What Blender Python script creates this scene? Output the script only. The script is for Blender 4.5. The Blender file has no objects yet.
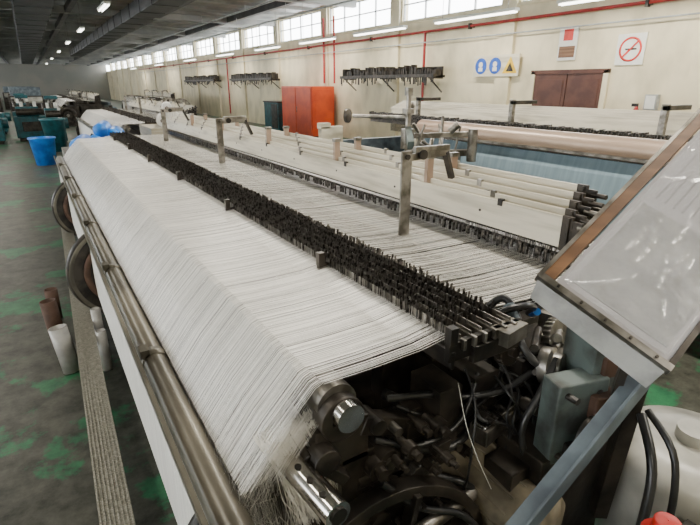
import bpy, math, random
from mathutils import Vector, Matrix
random.seed(7)
R=random.random
def U(a,b): return a+(b-a)*R()
C=bpy.context.scene.collection
# ---------------- materials ----------------
def mat(name,c1,rough=.5,metal=0.,c2=None,scale=8.,stretch=(1,1,1),bump=0.,ramp=(.4,.6),alpha=None,emit=None,coat=0,detail=4,bdist=.02,flat_alpha=None):
    m=bpy.data.materials.new(name);m.use_nodes=True;nt=m.node_tree;N=nt.nodes;L=nt.links
    b=N['Principled BSDF'];b.inputs['Base Color'].default_value=(*c1,1);b.inputs['Roughness'].default_value=rough
    b.inputs['Metallic'].default_value=metal
    b.inputs['Coat Weight'].default_value=coat
    if flat_alpha: b.inputs['Alpha'].default_value=flat_alpha
    if emit: b.inputs['Emission Color'].default_value=(*c1,1);b.inputs['Emission Strength'].default_value=emit
    tc=N.new('ShaderNodeTexCoord');mp=N.new('ShaderNodeMapping');mp.inputs['Scale'].default_value=stretch
    L.new(tc.outputs['Object'],mp.inputs['Vector'])
    nz=N.new('ShaderNodeTexNoise');nz.inputs['Scale'].default_value=scale;nz.inputs['Detail'].default_value=detail
    L.new(mp.outputs[0],nz.inputs['Vector'])
    if c2 is None: c2=tuple(x*.75 for x in c1)
    r=N.new('ShaderNodeValToRGB');r.color_ramp.elements[0].position=ramp[0];r.color_ramp.elements[1].position=ramp[1]
    r.color_ramp.elements[0].color=(*c1,1);r.color_ramp.elements[1].color=(*c2,1)
    L.new(nz.outputs['Fac'],r.inputs['Fac']);L.new(r.outputs['Color'],b.inputs['Base Color'])
    if bump:
        bp=N.new('ShaderNodeBump');bp.inputs['Strength'].default_value=bump;bp.inputs['Distance'].default_value=bdist
        L.new(nz.outputs['Fac'],bp.inputs['Height']);L.new(bp.outputs[0],b.inputs['Normal'])
    if alpha:
        ar=N.new('ShaderNodeMapRange');ar.inputs[1].default_value=alpha[0];ar.inputs[2].default_value=alpha[1];ar.inputs[3].default_value=1;ar.inputs[4].default_value=alpha[2]
        L.new(nz.outputs['Fac'],ar.inputs[0]);L.new(ar.outputs[0],b.inputs['Alpha'])
    return m
M={}
M['thread']=mat('white_yarn',(.97,.95,.90),.3,0,(.86,.84,.79),30)
M['sheet']=mat('warp_yarn_sheet',(.90,.88,.83),.35,0,(.33,.32,.29),6,(.08,75,.08),.1,(.42,.64),alpha=(.48,.66,.15),detail=5)
M['sheet2']=mat('warp_yarn_sparse',(.80,.78,.71),.4,0,(.28,.27,.24),6,(.08,90,.08),.1,(.38,.58),alpha=(.40,.56,.06),detail=5)
M['beamyarn']=mat('wound_yarn',(.78,.77,.73),.55,0,(.62,.61,.58),4,(1,60,1),.15)
M['dark']=mat('dark_oily_iron',(.020,.018,.016),.38,.45,(.062,.052,.042),9,bump=.2)
M['black']=mat('black_rubber',(.012,.012,.013),.3,0,(.03,.03,.03),9)
M['drop']=mat('dropper_steel',(.028,.026,.025),.28,.8,(.20,.185,.17),60)
M['steel']=mat('worn_steel',(.33,.31,.28),.36,.85,(.13,.12,.10),14,bump=.15)
M['chrome']=mat('polished_shaft',(.70,.68,.64),.18,1,(.42,.40,.37),10)
M['rail']=mat('greasy_beam_paint',(.075,.068,.052),.33,.3,(.22,.20,.155),4,(1,.6,1),.12,(.4,.7),detail=8)
M['cream']=mat('cream_paint_worn',(.66,.61,.48),.45,0,(.44,.40,.30),3,(1,.4,3),.05,(.45,.7))
M['cream2']=mat('harness_frame_paint',(.66,.61,.49),.4,0,(.40,.36,.27),4,(.4,.5,6),.05,(.46,.7),detail=8)
M['cream3']=mat('harness_frame_paint_shaded',(.44,.40,.31),.4,0,(.28,.25,.18),3,(.4,.5,6),.05,(.45,.7),detail=7)  # darker tint of the frame paint, shade between boards put into the colour
M['alu']=mat('ribbed_aluminium',(.38,.36,.30),.45,.4,(.20,.19,.155),40,(1,3,1),.1,detail=8)
M['teal']=mat('teal_machine_paint',(.008,.10,.12),.4,0,(.008,.05,.06),8)
M['bluegrey']=mat('bluegrey_paint',(.15,.19,.22),.4,.2,(.08,.10,.12),8)
M['sagegreen']=mat('sage_cast_paint',(.13,.165,.16),.45,.1,(.05,.055,.05),10,detail=8)
M['blue']=mat('bright_blue_plastic',(.01,.22,.72),.35,0,(.01,.12,.5),5)
M['bluecloth']=mat('muted_blue_cloth',(.22,.31,.37),.65,0,(.18,.26,.31),3,(1,10,1))
M['wood']=mat('varnished_wood',(.22,.11,.05),.4,0,(.13,.06,.025),6,(1,.2,6))
M['beige']=mat('beige_motor_paint',(.36,.31,.22),.4,0,(.12,.10,.07),7,bump=.2)
M['white']=mat('white_plastic',(.50,.49,.44),.3,0,(.24,.23,.20),5,ramp=(.42,.68),detail=8)
M['roll']=mat('brown_cloth_roll',(.30,.20,.14),.3,.2,(.40,.30,.23),2,(1,.3,1))
M['card']=mat('cardboard',(.10,.052,.034),.7,0,(.06,.03,.018),12)
M['tubewhite']=mat('grey_white_tube',(.45,.44,.41),.4,.1,(.34,.33,.31),10)
M['orange']=mat('orange_cabinet_paint',(.66,.085,.02),.4,0,(.55,.065,.02),3)
M['red']=mat('red_pipe_paint',(.42,.025,.02),.35,0,(.3,.02,.02),6)
M['signred']=mat('sign_red',(.7,.03,.02),.4)
M['signblue']=mat('sign_blue',(.01,.09,.5),.4)
M['signyellow']=mat('sign_yellow',(.85,.55,.02),.4)
M['signwhite']=mat('sign_white',(.75,.75,.70),.4,0,(.7,.7,.65))
M['brown']=mat('brown_door_paint',(.065,.02,.012),.45,0,(.10,.035,.02),4)
M['tube']=mat('fluorescent_tube',(1,.97,.9),.5,0,(1,.97,.9),emit=8)
M['ceil']=mat('ceiling_sheet_paint',(.44,.44,.42),.55,0,(.30,.31,.30),1.2,(1,.15,1))
M['duct']=mat('dark_duct_metal',(.11,.11,.115),.45,.3,(.07,.07,.075),2)
M['wall']=mat('cream_painted_brick',(.76,.68,.48),.6,0,(.56,.50,.34),2.2,(1,1,.6),.2,(.42,.72),detail=9)
M['farwall']=mat('grey_partition',(.24,.23,.20),.6,0,(.20,.20,.18),.5,(1,1,1))
M['frame']=mat('window_frame_paint',(.45,.47,.47),.5)
M['paper']=mat('paper_sheet',(.50,.48,.50),.45,0,(.44,.43,.45),2)
M['ink']=mat('printed_ink',(.30,.29,.30),.5)
M['film']=mat('clear_crinkled_plastic_film',(.72,.71,.73),.10,0,(.6,.6,.62),6,(1,1,1),.5,(.35,.65),coat=1,detail=3,bdist=.02,flat_alpha=.35)
M['film2']=mat('grey_film_flap',(.42,.42,.41),.2,0,(.30,.30,.30),14,(1,1,1),.5,coat=.6,detail=6)
def floor_mat():
    m=bpy.data.materials.new('worn_green_painted_concrete');m.use_nodes=True;nt=m.node_tree;N=nt.nodes;L=nt.links;b=N['Principled BSDF']
    tc=N.new('ShaderNodeTexCoord')
    n1=N.new('ShaderNodeTexNoise');n1.inputs['Scale'].default_value=1.5;n1.inputs['Detail'].default_value=12;n1.inputs['Roughness'].default_value=.70
    n2=N.new('ShaderNodeTexNoise');n2.inputs['Scale'].default_value=7;n2.inputs['Detail'].default_value=12;n2.inputs['Roughness'].default_value=.75
    L.new(tc.outputs['Object'],n1.inputs[0]);L.new(tc.outputs['Object'],n2.inputs[0])
    r1=N.new('ShaderNodeValToRGB');r1.color_ramp.elements[0].position=.53;r1.color_ramp.elements[1].position=.57
    r1.color_ramp.elements[0].color=(0,0,0,1);r1.color_ramp.elements[1].color=(.85,.85,.85,1)
    L.new(n1.outputs[0],r1.inputs[0])
    r2=N.new('ShaderNodeValToRGB');r2.color_ramp.elements[0].position=.35;r2.color_ramp.elements[1].position=.68
    r2.color_ramp.elements[0].color=(.020,.021,.016,1);r2.color_ramp.elements[1].color=(.105,.105,.085,1)
    L.new(n2.outputs[0],r2.inputs[0])
    r3=N.new('ShaderNodeValToRGB');r3.color_ramp.elements[0].position=.35;r3.color_ramp.elements[1].position=.6
    r3.color_ramp.elements[0].color=(.015,.09,.045,1);r3.color_ramp.elements[1].color=(.03,.19,.08,1)
    L.new(n2.outputs[0],r3.inputs[0])
    mx=N.new('ShaderNodeMix');mx.data_type='RGBA'
    L.new(r3.outputs[0],mx.inputs[7])
    L.new(r1.outputs[0],mx.inputs[0]);L.new(r2.outputs[0],mx.inputs[6]);L.new(mx.outputs[2],b.inputs['Base Color'])
    b.inputs['Roughness'].default_value=.42;b.inputs['Specular IOR Level'].default_value=.3
    bp=N.new('ShaderNodeBump');bp.inputs['Strength'].default_value=.15;L.new(n2.outputs[0],bp.inputs['Height']);L.new(bp.outputs[0],b.inputs['Normal'])
    return m
M['floor']=floor_mat()
# ---------------- mesh builder ----------------
class MB:
    def __init__(s): s.v=[];s.f=[];s.mi=[];s.ms=[];s.sm=[]
    def _m(s,m):
        if m not in s.ms: s.ms.append(m)
        return s.ms.index(m)
    def add(s,vs,fs,m,smooth=False):
        o=len(s.v);s.v+= [tuple(a) for a in vs];k=s._m(m)
        for f in fs: s.f.append(tuple(o+i for i in f));s.mi.append(k);s.sm.append(smooth)
    def box(s,a,b,m,rot=None,c=None):
        x0,y0,z0=a;x1,y1,z1=b
        vs=[Vector(t) for t in((x0,y0,z0),(x1,y0,z0),(x1,y1,z0),(x0,y1,z0),(x0,y0,z1),(x1,y0,z1),(x1,y1,z1),(x0,y1,z1))]
        if rot:
            cc=Vector(c) if c else (Vector(a)+Vector(b))/2
            vs=[cc+rot@(t-cc) for t in vs]
        s.add(vs,[(0,3,2,1),(4,5,6,7),(0,1,5,4),(1,2,6,5),(2,3,7,6),(3,0,4,7)],m)
    def beam(s,p,q,w,h,m,up=(0,0,1)):
        p=Vector(p);q=Vector(q);d=(q-p).normalized();u=Vector(up);sx=d.cross(u)
        if sx.length<1e-4: sx=d.cross(Vector((1,0,0)))
        sx.normalize();u=sx.cross(d)
        vs=[]
        for e in(p,q):
            for a,b in((-1,-1),(1,-1),(1,1),(-1,1)): vs.append(e+sx*a*w/2+u*b*h/2)
        s.add(vs,[(0,1,2,3),(7,6,5,4),(0,4,5,1),(1,5,6,2),(2,6,7,3),(3,7,4,0)],m)
    def prof(s,axis_p,axis_d,prof,m,n=24):
        d=Vector(axis_d).normalized();a=d.orthogonal().normalized();b=d.cross(a);P=Vector(axis_p);vs=[];fs=[]
        for t,r in prof:
            for i in range(n):
                th=2*math.pi*i/n;vs.append(P+d*t+(a*math.cos(th)+b*math.sin(th))*r)
        for k in range(len(prof)-1):
            for i in range(n):
                j=(i+1)%n;fs.append((k*n+i,k*n+j,(k+1)*n+j,(k+1)*n+i))
        s.add(vs,fs,m,False)
        for k in range(len(fs)): s.sm[-1-k]=True
    def cyl(s,p,q,r,m,n=16,r2=None):
        p=Vector(p);q=Vector(q);L=(q-p).length;r2=r if r2 is None else r2
        s.prof(p,q-p,[(0,r),(L,r2)],m,n)
        for t,rr in((0,r),(L,r2)):
            d=(q-p).normalized();s.prof(p,d,[(t,rr),(t,1e-5)],m,n)
            for k in range(n): s.sm[-1-k]=False
    def tube(s,pts,r,m,n=10):
        P=[Vector(p) for p in pts];Q=[]
        for i in range(len(P)-1):
            p0=P[max(i-1,0)];p1=P[i];p2=P[i+1];p3=P[min(i+2,len(P)-1)]
            for k in range(6):
                t=k/6;Q.append(.5*((2*p1)+(p2-p0)*t+(2*p0-5*p1+4*p2-p3)*t*t+(3*p1-p0-3*p2+p3)*t**3))
        Q.append(P[-1]);vs=[];fs=[];a=None
        for i,q in enumerate(Q):
            d=(Q[min(i+1,len(Q)-1)]-Q[max(i-1,0)]).normalized()
            if a is None: a=d.orthogonal().normalized()
            a=(a-d*a.dot(d)).normalized();b=d.cross(a)
            for k in range(n):
                th=2*math.pi*k/n;vs.append(q+(a*math.cos(th)+b*math.sin(th))*r)
        for i in range(len(Q)-1):
            for k in range(n):
                j=(k+1)%n;fs.append((i*n+k,i*n+j,(i+1)*n+j,(i+1)*n+k))
        s.add(vs,fs,m,True)
    def quad(s,a,b,c,d,m): s.add([a,b,c,d],[(0,1,2,3)],m)
    def gear(s,c,d,r,w,teeth,m,hub=.3):
        d=Vector(d).normalized();a=d.orthogonal().normalized();b=d.cross(a);c=Vector(c);n=teeth*4;vs=[]
        for t in(0,w):
            for i in range(n):
                th=2*math.pi*i/n;rr=r if i%4<2 else r*.92
                vs.append(c+d*t+(a*math.cos(th)+b*math.sin(th))*rr)
        fs=[(i,(i+1)%n,n+(i+1)%n,n+i) for i in range(n)]+[tuple(range(n))[::-1],tuple(range(n,2*n))]
        s.add(vs,fs,m);s.cyl(c-d*w*.6,c+d*w*1.6,r*hub,m,16)
    def done(s,name,parent=None,bevel=0,loc=None):
        me=bpy.data.meshes.new(name);me.from_pydata(s.v,[],s.f)
        for m in s.ms: me.materials.append(M[m])
        me.polygons.foreach_set('material_index',s.mi);me.polygons.foreach_set('use_smooth',s.sm);me.update()
        o=bpy.data.objects.new(name,me);C.objects.link(o)
        if loc: o.location=loc
        if parent: o.parent=parent
        if bevel:
            b=o.modifiers.new('bevel','BEVEL');b.width=bevel;b.segments=2;b.limit_method='ANGLE';b.angle_limit=math.radians(50)
        return o
def empty(name,loc=(0,0,0)):
    e=bpy.data.objects.new(name,None);C.objects.link(e);e.location=loc;return e
def rot(ax,deg): return Matrix.Rotation(math.radians(deg),3,ax)
# ---------------- room ----------------
XL,XR,YB,YF,HC=-9,9,-5,72,4.2
b=MB();b.box((XL,YB,-.1),(XR+.2,YF,0),'floor');b.done('floor')
b=MB();b.box((XL,YB,HC),(XR+.2,YF,HC+.1),'ceil')
b.done('ceiling')
b=MB();t=MB()
wz0,wz1=3.3,4.1
b.box((XR,YB,0),(XR+.2,YF,wz0),'wall');b.box((XR,YB,wz1),(XR+.2,YF,HC),'wall')
y=YB+1
while y<YF:
    b.box((XR,y-.25,wz0),(XR+.2,y+.25,wz1),'wall');t.box((XR-.08,y-.2,0),(XR,y+.2,HC),'wall');y+=4
t.box((XR-.05,YB,wz0-.06),(XR,YF,wz0),'wall')
b.done('wall_right');t.done('trim_1')
k=0;y=YB+1.25
while y<YF-4:
    k+=1;w=MB()
    for i in range(5):
        yy=y+i*3.5/4;w.box((XR+.05,yy-.015,wz0),(XR+.1,yy+.015,wz1),'frame')
    for z in(wz0+.02,wz0+.42,wz1-.02): w.box((XR+.05,y,z-.015),(XR+.1,y+3.5,z+.015),'frame')
    w.done('window_%d'%k);y+=4
b=MB();b.box((XL,YF,0),(XR,YF+.2,HC),'farwall')
b.done('wall_far')
b=MB();b.box((XL-.2,YB,0),(XL,YF,1.0),'wall');b.box((XL-.2,YB,3.6),(XL,YF,HC),'wall')
for i in range(20):
    if YB+i*4<YF: b.box((XL-.2,YB+i*4,1),(XL,YB+i*4+1.8,3.6),'wall')
b.done('wall_left')
b=MB();b.box((XL,YB-.2,0),(XR,YB,HC),'wall');b.done('wall_back')
b=MB()
for i in range(50):
    y=YB+.75+i*1.5;b.box((XL,y-.04,HC-.10),(XR-.1,y+.04,HC),'ceil')
for x in(-4,-1.2,1.6,4.4,7.0): b.box((x-.08,YB,HC-.28),(x+.08,YF,HC-.1),'duct')
for i in range(12):
    y=2+i*6;b.box((XL,y-.1,HC-.3),(XR-.1,y+.1,HC-.1),'ceil')
b.done('ceiling_beams')
def duct(x0,x1,y0,y1,z):
    d=MB();d.box((x0,y0,z),(x1,y1,z+.35),'duct')
    y=y0
    while y<y1: d.box((x0-.02,y,z-.02),(x1+.02,y+.05,z+.37),'duct');y+=1.5
    for y in (y0+1,(y0+y1)/2,y1-1):
        d.cyl((x0,y,z+.3),(x0,y,HC),.012,'steel',6);d.cyl((x1,y,z+.3),(x1,y,HC),.012,'steel',6)
    d.done('air_duct',bevel=.01)
duct(.1,.9,9,55,3.45);duct(2.9,3.5,9,40,3.5);duct(-2.6,-1.9,9,55,3.45)
def tubelight(x,y,z,power=60,L=2.3):
    e=empty('fluorescent_light',(x,y,z))
    d=MB();d.box((-.07,-L/2,.02),(.07,L/2,.07),'signwhite');d.cyl((-.035,-L/2+.03,0),(-.035,L/2-.03,0),.014,'tube',8);d.cyl((.035,-L/2+.03,0),(.035,L/2-.03,0),.014,'tube',8)
    for s in(-1,1): d.cyl((0,s*L*.4,.06),(0,s*L*.4,HC-z),.006,'steel',5)
    d.done('lamp_body',e)
    li=bpy.data.lights.new('fluorescent_lamp','AREA');li.shape='RECTANGLE';li.size=.14;li.size_y=L;li.energy=power;li.color=(1,.93,.80)
    o=bpy.data.objects.new('fluorescent_lamp',li);C.objects.link(o);o.parent=e;o.location=(0,0,-.03)
for y in (-1.5,2.,5.0,8.2,11.6,15,19,24,30,38,48): tubelight(8.1,y,3.0,58)
for y in (-2,1.5,5,8.5): tubelight(2.6,y,3.7,115)
for y in (14,20,26,33,42,52): tubelight(1.9,y,3.4,65,1.3)
for y in (-2,3,8,14,20,27,36,48): tubelight(-1.4,y,3.4,50,1.3)
# wall fittings
b=MB();b.cyl((8.86,-4.5,2.97),(8.86,50,2.97),.03,'red',8);b.cyl((8.84,-4.5,2.72),(8.84,50,2.72),.014,'frame',6)
for y in(10.6,15.2,15.9,26): b.cyl((8.86,y,1.75 if 15<y<16 else .3),(8.86,y,3.8 if y>15 and y<16 else 2.97),.035,'red',8)
b.cyl((8.84,10.6,.9),(8.84,10.6,1.15),.07,'red',10)
for i in range(13): b.box((8.82,-3+i*4,2.9),(8.9,-2.95+i*4,3.02),'dark');b.box((8.9,-2.99+i*4,2.94),(8.995,-2.96+i*4,2.98),'dark')
b.done('red_sprinkler_pipe')
def rack(y0,y1,z):
    d=MB()
    for y in (y0+.2,(y0+y1)/2,y1-.2):
        d.beam((8.90,y,z),(8.45,y,z),.04,.06,'dark');d.beam((8.90,y,z-.35),(8.5,y,z-.03),.03,.03,'dark')
    d.box((8.42,y0,z),(8.5,y1,z+.08),'dark');d.box((8.75,y0,z),(8.8,y1,z+.05),'dark');d.box((8.7,y0,z+.05),(8.74,y1,z+.25),'dark')
    n=int((y1-y0)/.06)
    for i in range(n):
        y=y0+(i+R())*.06;h=U(.1,.26);d.box((8.5,y,z+.03),(8.68,y+U(.015,.05),z+h+.05),'dark')
        if R()<.7: d.box((8.44,y,z-U(.03,.22)),(8.46,y+.03,z),'dark')
    d.done('wall_tool_rack')
rack(9.7,14.1,1.88);rack(19.5,24.5,1.9);rack(27,33,1.9)
b=MB();b.box((8.0,15.2,0.05),(8.85,17.6,1.66),'orange');b.box((7.97,15.25,.12),(8.0,16.38,1.62),'orange');b.box((7.97,16.42,.12),(8.0,17.55,1.62),'orange')
b.box((7.95,16.3,.8),(7.97,16.33,1.0),'steel');b.box((8.02,15.22,0),(8.83,17.58,.05),'dark')
b.box((8.1,15.18,.15),(8.75,15.2,1.56),'orange')
b.done('orange_steel_cabinet',bevel=.01)
b=MB();b.box((8.1,18.2,0),(8.8,19.6,1.05),'teal');b.box((8.05,18.2,1.05),(8.82,19.6,1.1),'dark');b.box((8.08,18.3,.1),(8.1,18.85,1),'dark');b.done('tool_cupboard',bevel=.01)
b=MB();b.box((8.94,5.55,0),(8.995,5.65,1.96),'wall');b.box((8.94,7.15,0),(8.995,7.25,1.96),'wall');b.box((8.94,5.55,1.9),(8.995,7.25,1.98),'brown')
b.box((8.96,5.65,0),(8.995,6.39,1.9),'brown');b.box((8.96,6.41,0),(8.995,7.15,1.9),'brown')
b.box((8.92,6.3,1.0),(8.96,6.36,1.1),'steel')
for y0 in(5.72,6.48):
    for z0 in(.15,1.05): b.box((8.95,y0,z0),(8.96,y0+.6,z0+.75),'brown')
b.done('door_1',bevel=.004)
b=MB();b.box((8.975,5.0,2.03),(8.995,5.5,2.53),'signwhite')
b.prof((8.972,5.25,2.28),(1,0,0),[(0,.2),(-.002,.2),(-.002,.165),(0,.165)],'signred',32)
b.beam((8.968,5.12,2.41),(8.968,5.38,2.15),.03,.004,'signred',(1,0,0));b.box((8.969,5.14,2.27),(8.971,5.34,2.295),'dark');b.done('no_smoking_sign')
b=MB();b.box((8.895,7.55,1.88),(8.915,8.85,2.32),'cream')
for y in(8.62,8.2): b.cyl((8.885,y,2.1),(8.895,y,2.1),.17,'signblue',24);b.cyl((8.88,y,2.13),(8.885,y,2.13),.06,'signwhite',12);b.box((8.88,y-.06,1.99),(8.885,y+.06,2.07),'signwhite')
b.add([(8.89,7.98,1.94),(8.89,7.58,1.94),(8.89,7.78,2.28)],[(0,1,2)],'signyellow');b.add([(8.886,7.88,1.975),(8.886,7.68,1.975),(8.886,7.78,2.16)],[(0,1,2)],'dark');b.done('safety_signs')
b=MB();b.box((8.97,6.3,2.15),(8.995,6.7,2.75),'signwhite');b.box((8.965,6.33,2.2),(8.97,6.67,2.4),'wood');b.box((8.965,6.4,2.5),(8.97,6.6,2.7),'signred');b.done('fire_notice_board')
b=MB();b.prof((8.87,4.9,.85),(0,0,1),[(0,.001),(0,.08),(.4,.08),(.47,.03),(.5,.03),(.5,.001)],'red',16);b.box((8.85,4.88,1.35),(8.89,4.98,1.4),'dark');b.box((8.9,4.87,1.0),(8.995,4.93,1.1),'dark');b.done('fire_extinguisher')
b=MB();b.box((8.9,4.6,1.3),(8.995,4.8,1.55),'frame');b.box((8.89,4.62,1.32),(8.9,4.78,1.53),'signwhite');b.done('switch_box')
# ---------------- loom ----------------
def strands(b,path,y0,y1,n,w,m,jit=.004,clump=0):
    for i in range(n):
        y=y0+(y1-y0)*(i+R())/n
        if clump and math.sin(y*310+3*math.sin(y*41))+U(-.6,.6)>clump: continue
        vs=[]
        j=U(-jit,jit);j2=j+U(-jit,jit)*.6;dz=U(-.0015,.002)
        for k,(x,z) in enumerate(path):
            t=k/(len(path)-1);yy=y+j*(1-t)+j2*t
            vs+=[(x,yy-w/2,z+dz),(x,yy+w/2,z+dz)]
        b.add(vs,[(2*k,2*k+1,2*k+3,2*k+2) for k in range(len(path)-1)],m)
def loom(e,Y0,Y1,hi):
    RX=.212
    b=MB()
    top=[(.46,1.05),(.60,1.048),(.75,1.052),(.86,1.068)]
    def sheet(path,m,ya=Y0+.06,yb=Y1-.03):
        for (x0,z0),(x1,z1) in zip(path,path[1:]): b.quad((x0,ya,z0-.004),(x1,ya,z1-.004),(x1,yb,z1-.004),(x0,yb,z0-.004),m)
    slope=[(.46,1.05),(.44,1.043),(.34,.94),(.25,.825)]
    fall=[(.178,.77),(.168,.65),(.165,.5),(.165,.35)]
    sheet(top,'sheet');sheet(slope,'sheet');sheet(fall,'beamyarn',Y0-.3 if hi else Y0)
    t2=[(1.04,1.07),(1.25,1.055),(1.6,1.05)]
    sheet(t2,'sheet2')
    b.quad((1.6,Y0+.2,1.046),(2.1,Y0+.2,1.02),(2.1,Y1,1.02),(1.6,Y1,1.046),'sheet')
    b.done('warp_yarn_sheet',e)
    if hi:
        b=MB()
        strands(b,top,Y0-.0,Y1,3000,.0012,'thread',.010,.75)
        strands(b,slope,Y0-.0,Y1,3100,.0012,'thread',.006,1.0)
        strands(b,t2,Y0+.05,Y1,1300,.0012,'thread',.030,.6)
        for i in range(560):
            y=Y0+U(-.02,.5)*R();x0=U(.22,.33)
            p=[(x0+.13,y,.955),(x0+.02,y-U(0,.02),.84),(x0+U(-.05,.03),y-U(0,.08),.83-U(.06,.14)),(x0+U(-.09,.06),y-U(0,.16),.83-U(.12,.40))]
            vs=[]
            for q in p: vs+=[(q[0],q[1],q[2]),(q[0]+.0006,q[1]+.0012,q[2])]
            b.add(vs,[(2*k,2*k+1,2*k+3,2*k+2) for k in range(3)],'thread')
        for i in range(420):
            x=U(.30,.46);y=Y0+U(.0,.06);p=[(x,y,.93+.12*(x-.3)),(x+.04,y+.01,.84),(x+U(.05,.10),y+.0,.74),(x+U(.06,.14),y+.0,.60)]
            vs=[]
            for q in p: vs+=[(q[0],q[1],q[2]),(q[0]+.0014,q[1]+.0004,q[2])]
            b.add(vs,[(2*k,2*k+1,2*k+3,2*k+2) for k in range(3)],'thread')
        b.done('warp_threads',e)
    b=MB()
    b.cyl((.50,Y0-.0,.975),(.50,Y1+.05,.975),.055,'steel',24)
    b.cyl((.50,Y0-.04,.975),(.50,Y0,.975),.030,'steel',24);b.cyl((.50,Y0-.065,.975),(.50,Y0-.04,.975),.036,'chrome',24)
    b.cyl((RX,Y0-.5,.79),(RX,Y1+.1,.79),.042,'rail',20)
    b.beam((RX-.06,Y0-.5,.835),(RX-.06,Y1,.835),.012,.03,'rail')
    for i in range(7):
        y=Y0+.75+i*1.0
        if y<Y1: b.prof((RX,y,.79),(0,1,0),[(0,.042),(0,.047),(.05,.047),(.05,.042)],'rail',20);b.box((RX-.045,y,.82),(RX-.015,y+.05,.85),'rail')
    b.done('whip_roller_and_guide_rail',e)
    b=MB()
    def flange(y,s=1):
        b.prof((.44,y,.47),(0,s,0),[(0,.001),(0,.1),(.015,.1),(.012,.34),(-.0,.355),(-.02,.355),(-.022,.34),(-.012,.1),(-.012,.001)],'dark',48)
        for i in range(8):
            a=i*math.pi/4;b.beam((.44+.09*math.cos(a),y-s*.018,.47+.09*math.sin(a)),(.44+.33*math.cos(a),y-s*.018,.47+.33*math.sin(a)),.02,.012,'dark',(0,1,0))
    mid=Y0+2.75
    for (a,c) in((Y0+.12,mid-.08),(mid+.12,Y1-.1)):
        b.prof((.44,a,.47),(0,1,0),[(0,.27),(c-a,.27)],'beamyarn',48)
        if not hi: flange(a,-1);flange(c,1)
        elif a<2: flange(a,-1)
    b.cyl((.44,Y0-.1,.47),(.44,Y1,.47),.06,'steel',20);b.gear((.44,Y0-.02,.47),(0,1,0),.17,.04,36,'dark')
    if hi:
        for y in(3.55,5.75):
            b.prof((.345,y,.49),(0,1,0),[(0,.001),(0,.31),(-.01,.33),(.02,.345),(.035,.33),(.035,.001)],'dark',56)
            b.prof((.345,y-.012,.49),(0,1,0),[(0,.20),(-.012,.21),(-.012,.23),(0,.24)],'card',48)
            b.prof((.345,y-.013,.49),(0,1,0),[(0,.30),(-.004,.305),(-.004,.322),(0,.326)],'rail',56)
    b.done('warp_beam',e)
    b=MB()
    for i in range(6):
        x=.845+i*.038
        b.box((x-.004,Y0-.05,1.035),(x+.004,Y1,1.06),'steel');b.box((x-.0015,Y0-.05,1.06),(x+.0015,Y1,1.09),'steel')
        n=int((Y1-Y0)/(.010 if hi else .05))
        for k in range(n):
            y=Y0+.01+(Y1-Y0)*(k+R()*.6)/n;h=1.106+U(-.008,.010);w=.0042 if hi else .012;t=U(-.005,.005);tl=U(-.003,.003);th=.0006 if hi else .002
            b.add([(x-w,y,1.0),(x+w,y+.001,1.0),(x+w+tl,y+t,h),(x-w+tl,y+t,h),(x-w,y+th,1.0),(x+w,y+th+.001,1.0),(x+w+tl,y+t+th,h),(x-w+tl,y+t+th,h)],[(0,1,2,3),(7,6,5,4),(2,6,7,3),(0,3,7,4),(1,5,6,2)],'drop')
    b.done('warp_stop_droppers',e)
    b=MB()
    for x in(.815,1.065): b.box((x-.006,Y0-.06,1.0),(x+.006,Y1,1.05),'dark')
    for y in [Y0-.05]+[Y0+.65+i*1.05 for i in range(int(Y1-Y0))]:
        b.box((.80,y-.008,1.02),(1.08,y+.008,1.075),'dark')
        b.box((.80,y-.012,1.07),(.825,y+.012,1.12),'dark')
    b.done('dropper_frame',e,.001)
    b=MB();zs=[1.245,1.265,1.25,1.285,1.265,1.305,1.28,1.325]
    sp=.03
    for i in range(8):
        x=1.60+i*sp;z=zs[i];hh=.12;o=.014*i;cm='cream3' if i in(2,4,6) else 'cream2'  # alternating darker boards stand in for the shadow gaps
        b.box((x-.005,Y0+.19+o,z-hh),(x+.005,Y1+.1,z),cm)
        b.box((x-.007,Y0+.17+o,z-hh-.01),(x+.007,Y0+.215+o,z+.004),'dark')
        b.box((x-.005,Y0+.13+o,z-.07),(x+.005,Y0+.18+o,z-.01),'dark')
        b.cyl((x,Y0+.09+o,z-.03),(x,Y0+.15+o,z-.03),.010,'steel' if i%3==0 else 'dark',10);b.cyl((x,Y0+.10+o,z-.09),(x,Y0+.2+o,z-.09),.009,'dark',10)
        b.beam((x,Y0+.185+o,z-.5),(x,Y0+.185+o,z),.01,.03,'dark',(1,0,0))
        b.box((x-.003,Y0+.19,z-hh-.035),(x+.003,Y1+.1,z-hh-.022),'dark')
        b.box((x-.006,Y0+.19,z-.62),(x+.006,Y1+.1,z-.52),'dark')
        yy=Y0+.5+.07*i
        while yy<Y1:
            b.box((x-.009,yy,z-.02),(x+.009,yy+.025,z+.010),'steel' if i%2 else 'dark');b.cyl((x-.008,yy+.12,z-.06),(x-.004,yy+.12,z-.06),.006,'dark',8);yy+=.62
    b.done('harness_frames',e,.0015)
    b=MB()
    for i in range(8 if hi else 3):
        x=1.585+i*sp;z=zs[i]-.12
        n=int((Y1-Y0)/(.010 if hi else .05))
        for k in range(n):
            y=Y0+.2+(Y1-Y0-.15)*(k+R())/n;t=U(-.004,.004);w=.0018 if hi else .006
            b.quad((x,y-w,z-.2),(x+.002,y+w,z-.2),(x+.002+t,y+w,z-.012+U(-.01,.0)),(x+t,y-w,z-.012),'drop')
            if hi and i==0 and R()<.5: b.box((x-.006,y-.004,z-.05-U(0,.02)),(x+.002,y+.004,z-.02),'drop')
    b.done('heddle_wires',e)
    b=MB()
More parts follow.
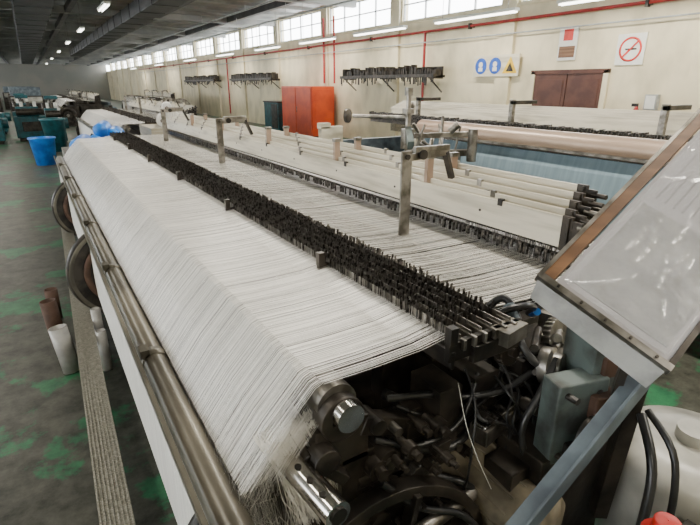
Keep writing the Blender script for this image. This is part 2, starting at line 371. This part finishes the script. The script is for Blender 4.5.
    for y in (Y0+.85,Y0+3.45,Y0+5.6):
        b.box((1.33,y-.006,.9),(1.385,y+.006,1.43),'steel');b.box((1.33,y-.03,.9),(1.385,y+.03,1.05),'steel')
        b.cyl((1.357,y-.015,1.405),(1.357,y+.015,1.405),.012,'dark',12)
        b.beam((1.36,y,1.40),(1.62,y+.02,1.41),.02,.03,'steel');b.cyl((1.44,y-.02,1.41),(1.44,y+.02,1.41),.022,'dark',14)
        b.box((1.4,y-.012,1.42),(1.6,y+.012,1.445),'steel')
        b.beam((1.60,y+.02,1.41),(1.66,y+.03,1.28),.03,.02,'dark')
    for y in (Y0+1.0,Y0+1.9,Y0+3.0,Y0+4.2,Y0+5.3):
        for x in(1.62,1.78):
            b.box((x-.02,y-.012,1.16),(x+.02,y+.012,1.37),'roll' if hi else 'cream');b.box((x-.024,y-.018,1.36),(x+.024,y+.018,1.38),'steel')
    b.done('harness_guides',e,.002)
    b=MB()
    for y in (Y0+.16,Y0+3.0,Y1):
        b.box((.75,y,.0),(1.0,y+.06,.98),'dark');b.box((1.9,y,.0),(2.25,y+.06,.85),'sagegreen');b.box((.3,y,.0),(2.25,y+.06,.20),'dark');b.box((.9,y,.5),(1.95,y+.06,.90),'dark')
    for x,z in((.95,.9),(.85,.25),(2.15,.3),(2.15,.82)): b.box((x-.06,Y0+.1,z-.08),(x+.06,Y1,z+.02),'dark')
    b.box((.55,Y0+.2,.72),(.9,Y1,.80),'dark');b.box((1.0,Y0+.25,.6),(2.0,Y1,.7),'dark')  # dark trays added under the warp sheets to darken the loom interior
    b.box((2.1,Y0+.2,.84),(2.22,Y1,.97),'bluegrey')
    b.cyl((2.36,Y0+.2,.66),(2.36,Y1,.66),.1,'bluecloth',24)
    b.done('loom_frame',e,.004)
Lm=empty('power_loom');loom(Lm,.86,7.4,True)
# ---- near end drive machinery ----
b=MB()
b.box((.43,.84,.80),(.58,.90,.93),'dark');b.prof((.50,.83,.95),(0,1,0),[(0,.03),(0,.06),(.05,.06),(.05,.03)],'dark',20)
b.beam((.56,.86,.9),(.72,.88,.82),.05,.05,'dark');b.cyl((.60,.82,.89),(.60,.9,.89),.022,'dark',12);b.cyl((.655,.81,.86),(.655,.88,.86),.014,'steel',6)
b.box((.50,.84,.55),(.60,.93,.82),'dark');b.cyl((.62,.80,.79),(.62,.9,.79),.035,'dark',16);b.cyl((.62,.79,.79),(.62,.80,.79),.018,'steel',6)
b.prof((.44,.80,.87),(0,1,0),[(0,.001),(0,.035),(.05,.035)],'dark',18);b.beam((.40,.85,.88),(.5,.83,.78),.04,.03,'dark')
b.cyl((.345,1.25,.85),(.395,.68,.85),.032,'chrome',28);b.cyl((.395,.68,.85),(.3955,.675,.85),.020,'dark',20)
for y in(.72,.77,.82):
    x=.395-(y-.68)*.085;b.cyl((x-.012,y,.879),(x-.012,y,.8835),.008,'dark',12)
b.done('roller_bearing_and_shaft',Lm,.003)
b=MB()
b.gear((.80,.90,.42),(0,1,0),.23,.04,48,'dark',.25);b.gear((.60,.82,.60),(0,1,0),.10,.035,26,'dark');b.gear((.74,.80,.66),(0,1,0),.07,.03,20,'steel')
b.prof((.66,.78,.40),(0,1,0),[(0,.05),(0,.16),(.015,.165),(.03,.14),(.045,.165),(.06,.16),(.06,.05)],'dark',32)
b.prof((.60,.72,.43),(.1,1,-.1),[(0,.28),(0,.31),(.05,.31),(.05,.28),(0,.28)],'dark',56)
for i in range(6):
    a=i*math.pi/3+.3;b.beam((.60,.745,.43),(.60+.29*math.cos(a),.745,.43+.29*math.sin(a)),.02,.035,'dark',(0,1,0))
b.cyl((.66,.70,.40),(.66,.98,.40),.03,'steel',16)
b.box((.72,.86,.62),(1.05,.98,.80),'dark');b.box((.80,.82,.80),(.88,.95,.92),'dark');b.box((.95,.84,.78),(1.05,.95,.90),'dark')
b.beam((.70,.86,.82),(1.20,.93,.70),.05,.05,'dark');b.beam((.62,.82,.70),(.9,.74,.55),.06,.03,'dark')
b.cyl((.55,.70,.62),(1.1,.78,.58),.02,'steel',14);b.cyl((.55,.86,.72),(1.2,.86,.72),.028,'dark',16)
for i in range(70):
    x=U(.52,1.25);y=U(.74,.92);z=U(.45,.84);r=U(.006,.018)
    b.cyl((x,y-.05,z),(x,y+.04,z),r,'steel' if R()<.25 else 'dark',6 if R()<.5 else 14)
    b.cyl((x,y-.03,z),(x,y+.0,z),r*1.7,'dark',14)
for i in range(22):
    x=U(.55,1.2);y=U(.78,.92);z=U(.4,.8);w=U(.02,.05)
    b.box((x,y,z),(x+w,y+w*1.3,z+w*.9),'dark',rot('YXZ'[i%3],U(-40,40)))
b.done('drive_gears',Lm,.002)
b=MB()
b.beam((.91,.775,.765),(1.17,.83,.765),.06,.055,'steel');b.beam((.91,.775,.796),(1.17,.83,.796),.045,.012,'chrome')
b.beam((1.12,.9,.75),(1.22,.80,.80),.03,.05,'dark')
b.cyl((.99,.60,.55),(.97,.9,.58),.105,'beige',32);b.prof((.99,.60,.55),(.066,-1,-.1),[(0,.105),(.02,.095),(.035,.06),(.035,.001)],'beige',32)
for i in range(14):
    a=i*.45+.4;b.beam((.99+.106*math.cos(a),.64,.553+.106*math.sin(a)),(.974+.106*math.cos(a),.86,.576+.106*math.sin(a)),.006,.012,'beige',(math.cos(a),0,math.sin(a)))
b.box((.93,.66,.64),(1.03,.76,.70),'dark')
b.done('drive_motor',Lm,.003)
b=MB()
T=[(.72,.97,.86),(.80,.93,.82),(.93,.90,.80),(1.04,.90,.85),(1.13,.95,.88)]
b.tube(T,.017,'black');b.tube([(x,y-.035,z-.035) for x,y,z in T],.014,'black');b.tube([(x,y-.06,z-.005) for x,y,z in T],.007,'black')
b.tube([(.66,.95,.82),(.72,.86,.76),(.85,.82,.72),(.98,.84,.76),(1.1,.9,.84)],.013,'black')
b.tube([(.7,.9,.75),(.78,.82,.66),(.86,.76,.63),(.93,.74,.55)],.012,'black')
b.tube([(.60,.84,.84),(.72,.80,.80),(.86,.80,.82),(.98,.86,.90)],.008,'black')
b.tube([(.58,.78,.76),(.68,.74,.66),(.80,.70,.60),(.9,.66,.45)],.010,'black')
b.tube([(.68,.90,.90),(.78,.86,.90),(.90,.84,.86),(1.02,.80,.86),(1.12,.78,.90)],.010,'black')
b.tube([(1.05,.93,1.05),(1.10,.90,1.10),(1.11,.85,1.06),(1.08,.80,1.0),(1.10,.75,.95),(1.17,.72,.93)],.012,'black')
b.tube([(1.02,.9,1.02),(1.06,.86,1.08),(1.13,.84,1.09),(1.2,.86,1.06),(1.26,.92,1.0)],.010,'black')
b.tube([(1.14,.72,.97),(1.06,.70,.90),(1.0,.70,.80),(1.02,.68,.68)],.010,'black')
for k in range(6):
    x=U(.9,1.1);b.tube([(x,.86,U(.85,.98)),(x+U(-.05,.05),.78,U(.8,.9)),(x+U(-.1,.1),.74,U(.7,.8)),(x+U(-.1,.1),.76,.6)],U(.003,.006),'black',6)
b.cyl((1.085,.83,1.05),(1.10,.875,1.085),.017,'bluegrey',14);b.cyl((1.22,.86,1.04),(1.25,.9,1.01),.012,'blue',14)
b.tube([(.84,.80,.95),(.80,.72,.88),(.81,.68,.80),(.85,.66,.70)],.0009,'signwhite',6)
b.done('hydraulic_hoses',Lm)
b=MB()
b.prof((1.14,.76,.93),(.3,-1,.2),[(0,.001),(0,.055),(.03,.055),(.035,.04),(.06,.04),(.06,.001)],'steel',24)
b.gear((1.22,.80,.98),(.2,-1,.3),.06,.025,22,'steel');b.gear((1.08,.86,.95),(0,-1,.2),.045,.03,18,'dark')
b.box((1.10,.80,.84),(1.35,.95,.93),'dark');b.box((1.28,.78,.9),(1.36,.9,1.02),'steel',rot('Z',20))
for i in range(14): b.cyl((U(1.08,1.4),.84,U(.86,1.0)),(U(1.08,1.4),.76,U(.9,1.02)),U(.008,.016),'steel' if i%2 else 'dark',10)
b.box((.88,.79,1.0),(1.06,.81,1.05),'dark');b.box((.97,.77,1.03),(1.07,.83,1.075),'steel',rot('Z',10))
for i in range(6): b.beam((.845+i*.038,.79,1.066),(.845+i*.038,.86,1.066),.010,.030,'steel')
b.done('stop_motion_end_gear',Lm,.002)
b=MB()
b.box((1.03,.60,.72),(1.19,.67,.97),'sagegreen',rot('Z',-15));b.box((1.16,.60,.86),(1.26,.72,1.06),'sagegreen',rot('Z',-15))
b.prof((1.09,.575,.83),(.1,-1,0),[(0,.055),(.02,.055),(.03,.04),(.03,.001)],'dark',24);b.box((1.12,.56,.86),(1.2,.61,.93),'card',rot('Z',-15))
b.box((1.06,.575,.73),(1.12,.62,.79),'dark',rot('Z',-15));b.box((1.17,.585,.96),(1.24,.61,1.02),'card',rot('Z',-15))
for x,z in((1.05,.94),(1.15,.93),(1.05,.75)): b.cyl((x,.62,z),(x,.585,z),.011,'dark',6)
b.box((1.0,.62,.2),(1.35,.78,.74),'dark');b.box((1.2,.7,.7),(1.5,.85,.92),'dark')
b.done('side_casting',Lm,.006)
b=MB()
b.beam((1.19,.515,1.0),(.52,.515,.585),.040,.045,'bluegrey',(0,0,1));b.beam((1.19,.49,1.028),(.52,.49,.612),.008,.04,'bluegrey')
b.beam((1.19,.52,1.01),(1.22,.56,.5),.04,.04,'dark')
b.done('guard_arm',Lm,.002)
b=MB();b.prof((1.5,.47,.25),(0,0,1),[(0,.001),(0,.2),(.36,.22),(.41,.215),(.44,.19),(.455,.12),(.46,.06),(.46,.001)],'white',36)
b.prof((1.5,.47,.0),(0,0,1),[(0,.18),(.25,.18)],'dark',24);b.cyl((1.5,.47,.70),(1.5,.47,.745),.05,'white',20)
b.tube([(1.2,.5,.9),(1.14,.42,.8),(1.1,.4,.6),(1.12,.42,.4)],.012,'black');b.tube([(1.23,.5,.9),(1.2,.40,.82),(1.17,.37,.6),(1.16,.42,.4)],.009,'black')
b.done('oil_tank')
b=MB();b.cyl((.98,.31,.62),(.98,.31,.80),.045,'dark',20);b.prof((.98,.31,.80),(0,0,1),[(0,.045),(.01,.022),(.015,.022),(.015,.028),(.04,.026),(.042,.001)],'signred',20);b.box((.90,.16,.0),(1.26,.36,.64),'dark');b.done('oil_bottle_on_stand',bevel=.004)
# control panel with film covered sheets
A=Vector((.805,.54,1.335));Bv=Vector((1.325,.573,1.60));Cc=Vector((.825,.347,1.222))
e1=(Bv-A);e1.normalize();e2=(Cc-A);e2=(e2-e1*e2.dot(e1));e2.normalize();n=e1.cross(e2).normalized()
if n.z<0: n=-n
def pp(a,c,h=0): return A+e1*a+e2*c+n*h
def slab(b,a0,a1,c0,c1,h0,h1,m):
    vs=[pp(a,c,h) for h in(h0,h1) for a,c in((a0,c0),(a1,c0),(a1,c1),(a0,c1))]
    b.add(vs,[(0,1,2,3),(7,6,5,4),(0,4,5,1),(1,5,6,2),(2,6,7,3),(3,7,4,0)],m)
b=MB();slab(b,0,.9,0,.23,-.015,0,'paper')
slab(b,.03,.30,.02,.215,.0,.0012,'signwhite' if 0 else 'film2')
for k in range(9): slab(b,.33+.0,.33+U(.12,.22),.03+k*.019,.034+k*.019,.0,.0008,'ink')
nx,ny=160,60;vs=[];fs=[]
folds=[(U(.03,.85),U(.0,.22),U(-.7,.9),U(.03,.12),U(.0015,.0045)) for _ in range(44)]
for j in range(ny+1):
    for i in range(nx+1):
        a=.012+.86*i/nx;c=.008+.214*j/ny
        h=.006+.0015*math.sin(a*43+c*30+2*math.sin(c*20))*math.sin(c*37+1.3+a*9)
        for fa,fc,th,ln,hh in folds:
            da,dc=a-fa,c-fc;u=da*math.cos(th)+dc*math.sin(th);v=-da*math.sin(th)+dc*math.cos(th)
            v+=3*u*u
            if abs(u)<ln and abs(v)<.02: h+=hh*math.exp(-(v/.0035)**2)*(1-(u/ln)**2)
        vs.append(pp(a,c,h))
for j in range(ny):
    for i in range(nx): fs.append((j*(nx+1)+i,j*(nx+1)+i+1,(j+1)*(nx+1)+i+1,(j+1)*(nx+1)+i))
b.add(vs,fs,'film',True)
slab(b,0,.9,-.026,-.004,-.012,.008,'wood');slab(b,-.01,.9,-.034,-.026,-.014,.010,'steel')
slab(b,-.012,.002,-.03,.24,-.01,.010,'steel')
for c in(.0,.05,.1,.15,.2): 
    p=pp(-.005,c+.01,.01);b.cyl(p,p+n*.003,.003,'dark',8)
vs=[pp(-.012,-.028,-.002),pp(-.012,.235,-.002),pp(-.032,.235,-.05),pp(-.032,-.020,-.04)]
vs+= [v+e1*.004 for v in vs];b.add(vs,[(0,1,2,3),(7,6,5,4),(0,4,5,1),(1,5,6,2),(2,6,7,3),(3,7,4,0)],'film2')
slab(b,0,.9,.23,.24,-.03,.006,'dark')
b.beam(pp(.35,.1,-.02),Vector((1.25,.62,.9)),.03,.03,'dark');b.beam(pp(.2,.12,-.02),Vector((1.15,.55,.95)),.02,.02,'dark')
b.done('control_panel_board',Lm)
# foot plank
b=MB();b.box((-.055,.7,.225),(.055,6.6,.245),'alu')
for i in range(8):
    x=-.053+i*.0142;b.box((x,.7,.245),(x+.006,6.6,.252),'alu')
for y in(1,3.2,5.4,6.4): b.box((-.05,y,0),(.04,y+.05,.225),'dark')
o=b.done('ribbed_foot_plank',loc=(-.04,0,0));o.rotation_euler=(0,0,math.radians(-1.4))
for (x,y,h,r,m,tx,ty) in((-.07,3.20,.30,.052,'tubewhite',-.10,.10),(-.115,3.62,.33,.05,'card',-.06,.03),(-.12,4.1,.24,.045,'card',.02,0),(.122,3.1,.27,.030,'tubewhite',.0,.03),(.125,3.34,.32,.030,'tubewhite',0,.03),(.125,3.9,.3,.03,'tubewhite',0,0)):
    b=MB();d=Vector((tx,ty,1)).normalized();p=Vector((x,y,.006))
    b.prof(p,d,[(0,r*.86),(0,r),(h,r),(h,r*.86),(0.001,r*.86),(.002,.001)],m,28);b.prof(p,d,[(h+.0005,r*.87),(h+.0005,r*.99)],'card' if m=='card' else 'steel',28);b.done('yarn_tube')
# low-detail looms behind
L2=empty('power_loom',(.9,9.7,0));loom(L2,0,6.5,False)
kids=list(L2.children)
def inst(loc):
    e=empty('power_loom',loc)
    for k in kids:
        o=k.copy();C.objects.link(o);o.parent=e
for loc in((.9,25,0),(.9,34,0),(4.6,27,0),(-5.5,30,0),(-5.5,40,0)): inst(loc)
# right hand loom with blue cloth
e=empty('cloth_weaving_loom')
b=MB();b.cyl((3.45,1.0,1.28),(3.45,4.1,1.28),.085,'roll',28);b.cyl((3.45,.9,1.28),(3.45,4.2,1.28),.03,'steel',14);b.box((3.34,1.0,1.22),(3.38,4.1,1.24),'steel')
b.cyl((3.62,1.0,1.17),(3.62,4.1,1.17),.05,'chrome',20);b.done('cloth_roller',e)
b=MB()
pts=[(3.40,1.2),(3.36,1.1),(3.33,.95),(3.32,.75),(3.33,.5),(3.38,.3)]
for (x0,z0),(x1,z1) in zip(pts,pts[1:]): b.quad((x0,1.05,z0),(x0,4.02,z0),(x1,4.02,z1),(x1,1.05,z1),'bluecloth')
b.quad((3.62,1.05,1.2),(3.62,4.0,1.2),(4.25,4.0,1.2),(4.25,1.05,1.2),'bluecloth');b.quad((4.25,1.05,1.2),(4.25,6,1.2),(5.4,6,1.1),(5.4,1.05,1.1),'sheet')
b.done('blue_cloth',e)
b=MB()
b.box((4.22,1.0,1.2),(4.26,6.2,1.29),'dark')
for i in range(180):
    y=1.0+i*.029;b.box((4.2,y,1.24),(4.28,y+.012,1.32+U(0,.02)),'drop')
for i in range(5):
    x=4.6+i*.05;z=1.40+.02*i;b.box((x-.007,1.2,z-.13),(x+.007,6.2,z),'cream2');b.box((x-.007,1.16,z-.5),(x+.007,1.2,z),'steel')
for i in range(200): 
    y=1.2+i*.025;b.box((4.58,y,1.05),(4.59,y+.008,1.26),'drop')
for y in(2.2,3.8,5.4): b.box((4.45,y,1.2),(4.5,y+.05,1.55),'steel');b.box((4.45,y,1.5),(4.85,y+.04,1.54),'dark')
b.done('reed_and_harness',e,.002)
b=MB()
for y in(.95,4.1,6.2):
    b.box((3.4,y,0),(3.75,y+.1,1.15),'cream');b.box((3.75,y,.0),(5.2,y+.1,.95),'bluegrey');b.box((3.38,y,1.12),(3.55,y+.1,1.2),'cream')
b.cyl((3.9,1,.45),(3.9,6.2,.45),.22,'bluecloth',24);b.box((5.2,1,.3),(5.3,6.2,1.1),'dark');b.box((3.7,1.0,.9),(3.8,4.1,1.02),'bluegrey')
b.done('loom_frame',e,.006)
# weft feeder stand
b=MB()
b.cyl((2.62,3.3,0),(2.62,3.3,1.62),.02,'steel',14);b.box((2.5,3.15,0),(2.8,3.45,.04),'dark');b.cyl((2.62,3.3,1.62),(2.62,3.3,1.68),.035,'steel',14)
b.cyl((2.62,3.3,1.2),(2.62,3.3,1.36),.055,'steel',20);b.cyl((2.62,3.3,1.48),(2.62,3.3,1.52),.05,'steel',20)
b.cyl((2.50,3.5,1.45),(2.35,3.72,1.45),.015,'steel',10);b.prof((2.33,3.75,1.45),(-.56,.83,0),[(0,.001),(0,.06),(.03,.06),(.03,.001)],'dark',20);b.cyl((2.62,3.3,1.45),(2.50,3.5,1.45),.015,'steel',10)
b.beam((2.62,3.3,1.3),(3.1,3.0,1.32),.04,.04,'steel');b.beam((2.7,3.4,1.15),(3.15,3.1,1.15),.07,.05,'steel');b.cyl((3.05,2.98,1.1),(3.05,2.98,1.36),.04,'steel',16)
b.cyl((2.9,3.1,1.34),(2.95,3.05,1.40),.03,'steel',14);b.beam((2.5,3.1,1.25),(2.62,3.3,1.35),.05,.07,'sagegreen');b.box((2.75,3.1,.9),(3.05,3.4,1.13),'sagegreen')
b.cyl((3.0,3.3,1.15),(3.0,3.3,1.45),.012,'steel',8);b.cyl((2.8,3.5,1.1),(2.8,3.5,1.55),.010,'steel',8);b.prof((2.8,3.5,1.5),(0,0,1),[(0,.03),(.03,.04),(.06,.03)],'steel',14)
for i in range(10): b.cyl((U(2.6,3.1),U(3.1,3.4),1.13),(U(2.6,3.1),U(3.1,3.4),U(1.2,1.4)),U(.008,.02),'steel',8)
b.done('weft_feeder_stand',bevel=.003)
# spare beams and rolls down the aisle
b=MB()
for x,y,z,r in((3.6,17,.38,.28),(4.3,17.2,.38,.28),(3.95,17,.98,.26)): b.cyl((x,y-.8,z),(x,y+.8,z),r,'beamyarn',28);b.cyl((x,y-.85,z),(x,y-.8,z),r+.08,'steel',28);b.cyl((x,y+.8,z),(x,y+.85,z),r+.08,'steel',28)
b.done('spare_warp_beam_stack')
b=MB()
for x,y,z,r in((1.7,8.2,1.18,.09),(1.9,8.35,1.2,.11),(1.8,8.25,1.36,.08)): b.cyl((x,y,z),(x+.15,y+.7,z),r,'beamyarn',20);b.cyl((x-.01,y-.06,z),(x,y,z),.03,'card',12)
b.box((1.5,8.1,.3),(2.4,9.05,1.08),'cream3')
for x,y in((1.55,8.15),(2.35,8.15),(1.55,9.0),(2.35,9.0)): b.cyl((x,y,0),(x,y,.3),.03,'dark',10)
b.done('cloth_rolls_on_trolley')
b=MB()
for x,y,z,r in((.7,8.0,.90,.12),(.95,8.15,.95,.14),(.8,8.1,1.08,.10),(.5,8.2,.85,.13)): b.prof((x,y,z),(.2,1,0),[(0,.001),(.0,r*.9),(.03,r),(.75,r),(.78,r*.9),(.78,.001)],'blue',20)
b.box((.3,7.9,.3),(1.3,8.9,.8),'steel')
for x,y in((.35,7.95),(1.25,7.95),(.35,8.85),(1.25,8.85)): b.cyl((x,y,0),(x,y,.3),.03,'dark',10)
b.done('blue_wrapped_rolls_on_trolley')
def tealm(x,y,s=1):
    b=MB();b.box((0,0,.1),(.8*s,.7,.75),'teal');b.box((.1,.1,.75),(.6*s,.6,1.05),'teal');b.cyl((.1,-.05,.9),(.7*s,-.05,.9),.1,'dark',14);b.box((0.05,.05,0),(.75*s,.65,.1),'dark')
    b.cyl((.8*s,.35,.6),(.95*s,.35,.6),.16,'teal',18);b.beam((.3,.3,1.05),(.3,.3,1.35),.05,.05,'dark');b.box((.15,.2,1.3),(.5,.4,1.4),'teal');b.box((.2,-.04,.3),(.6*s,0,.6),'dark')
    for k in range(4): b.cyl((.1+k*.15*s,.3,1.05),(.1+k*.15*s,.3,1.2),.05,'signwhite' if k%2 else 'dark',12)
    b.done('teal_winding_machine',bevel=.02,loc=(x,y,0))
tealm(-1.6,18.5);tealm(-.5,19.2,1.2);tealm(.25,17.5,.7);tealm(-2.8,21);tealm(-.6,23);tealm(-1.7,22.2,1.1)
b=MB();b.prof((0,0,0),(0,0,1),[(0,.001),(0,.22),(.8,.28),(.82,.31),(.86,.31),(.88,.1),(.88,.001)],'teal',24);b.done('teal_bin',loc=(.45,15.8,0))
for x,y in((.1,13.2),(.35,20.5)):
    b=MB();b.prof((0,0,0),(0,0,1),[(0,.001),(0,.20),(.55,.26),(.57,.28),(.6,.28),(.60,.24),(.5,.22)],'blue',20);b.done('blue_bin',loc=(x,y,0))
for x,y,s in((-2.2,27,1.2),(-.8,30,1.5),(-3,35,1.6),(-1.0,38,1.6),(-1.5,45,2),(-4,50,2),(-3.4,24.5,1.0)):
    b=MB();b.box((0,0,0),(s,1,1.2),'dark');b.box((.1,.1,1.2),(s-.1,.9,1.6),'bluegrey');b.cyl((.1,-.1,1.0),(s-.1,-.1,1.0),.15,'white',14);b.box((s*.4,-.05,.3),(s*.7,0,.8),'teal')
    b.done('winding_frame_machine',bevel=.02,loc=(x,y,0))
b=MB()
for x,z in((5.4,3.6),(6.6,3.5)): 
    b.cyl((x,-3,z),(x,50,z),.02,'frame',6)
    for i in range(12): b.cyl((x,-2+i*4,z),(x,-2+i*4,3.88),.008,'frame',5)
b.done('overhead_conduit')
cam=bpy.data.cameras.new('camera');cam.lens=25.2;cam.sensor_width=36;cam.clip_start=.02
co=bpy.data.objects.new('camera',cam);C.objects.link(co);co.location=(0,0,1.7);co.rotation_euler=(math.radians(90-19.913),0,math.radians(-31.948))
bpy.context.scene.camera=co
w=bpy.data.worlds.new('daylight');bpy.context.scene.world=w;w.use_nodes=True
w.node_tree.nodes['Background'].inputs[0].default_value=(.95,.98,1,1);w.node_tree.nodes['Background'].inputs[1].default_value=13.0
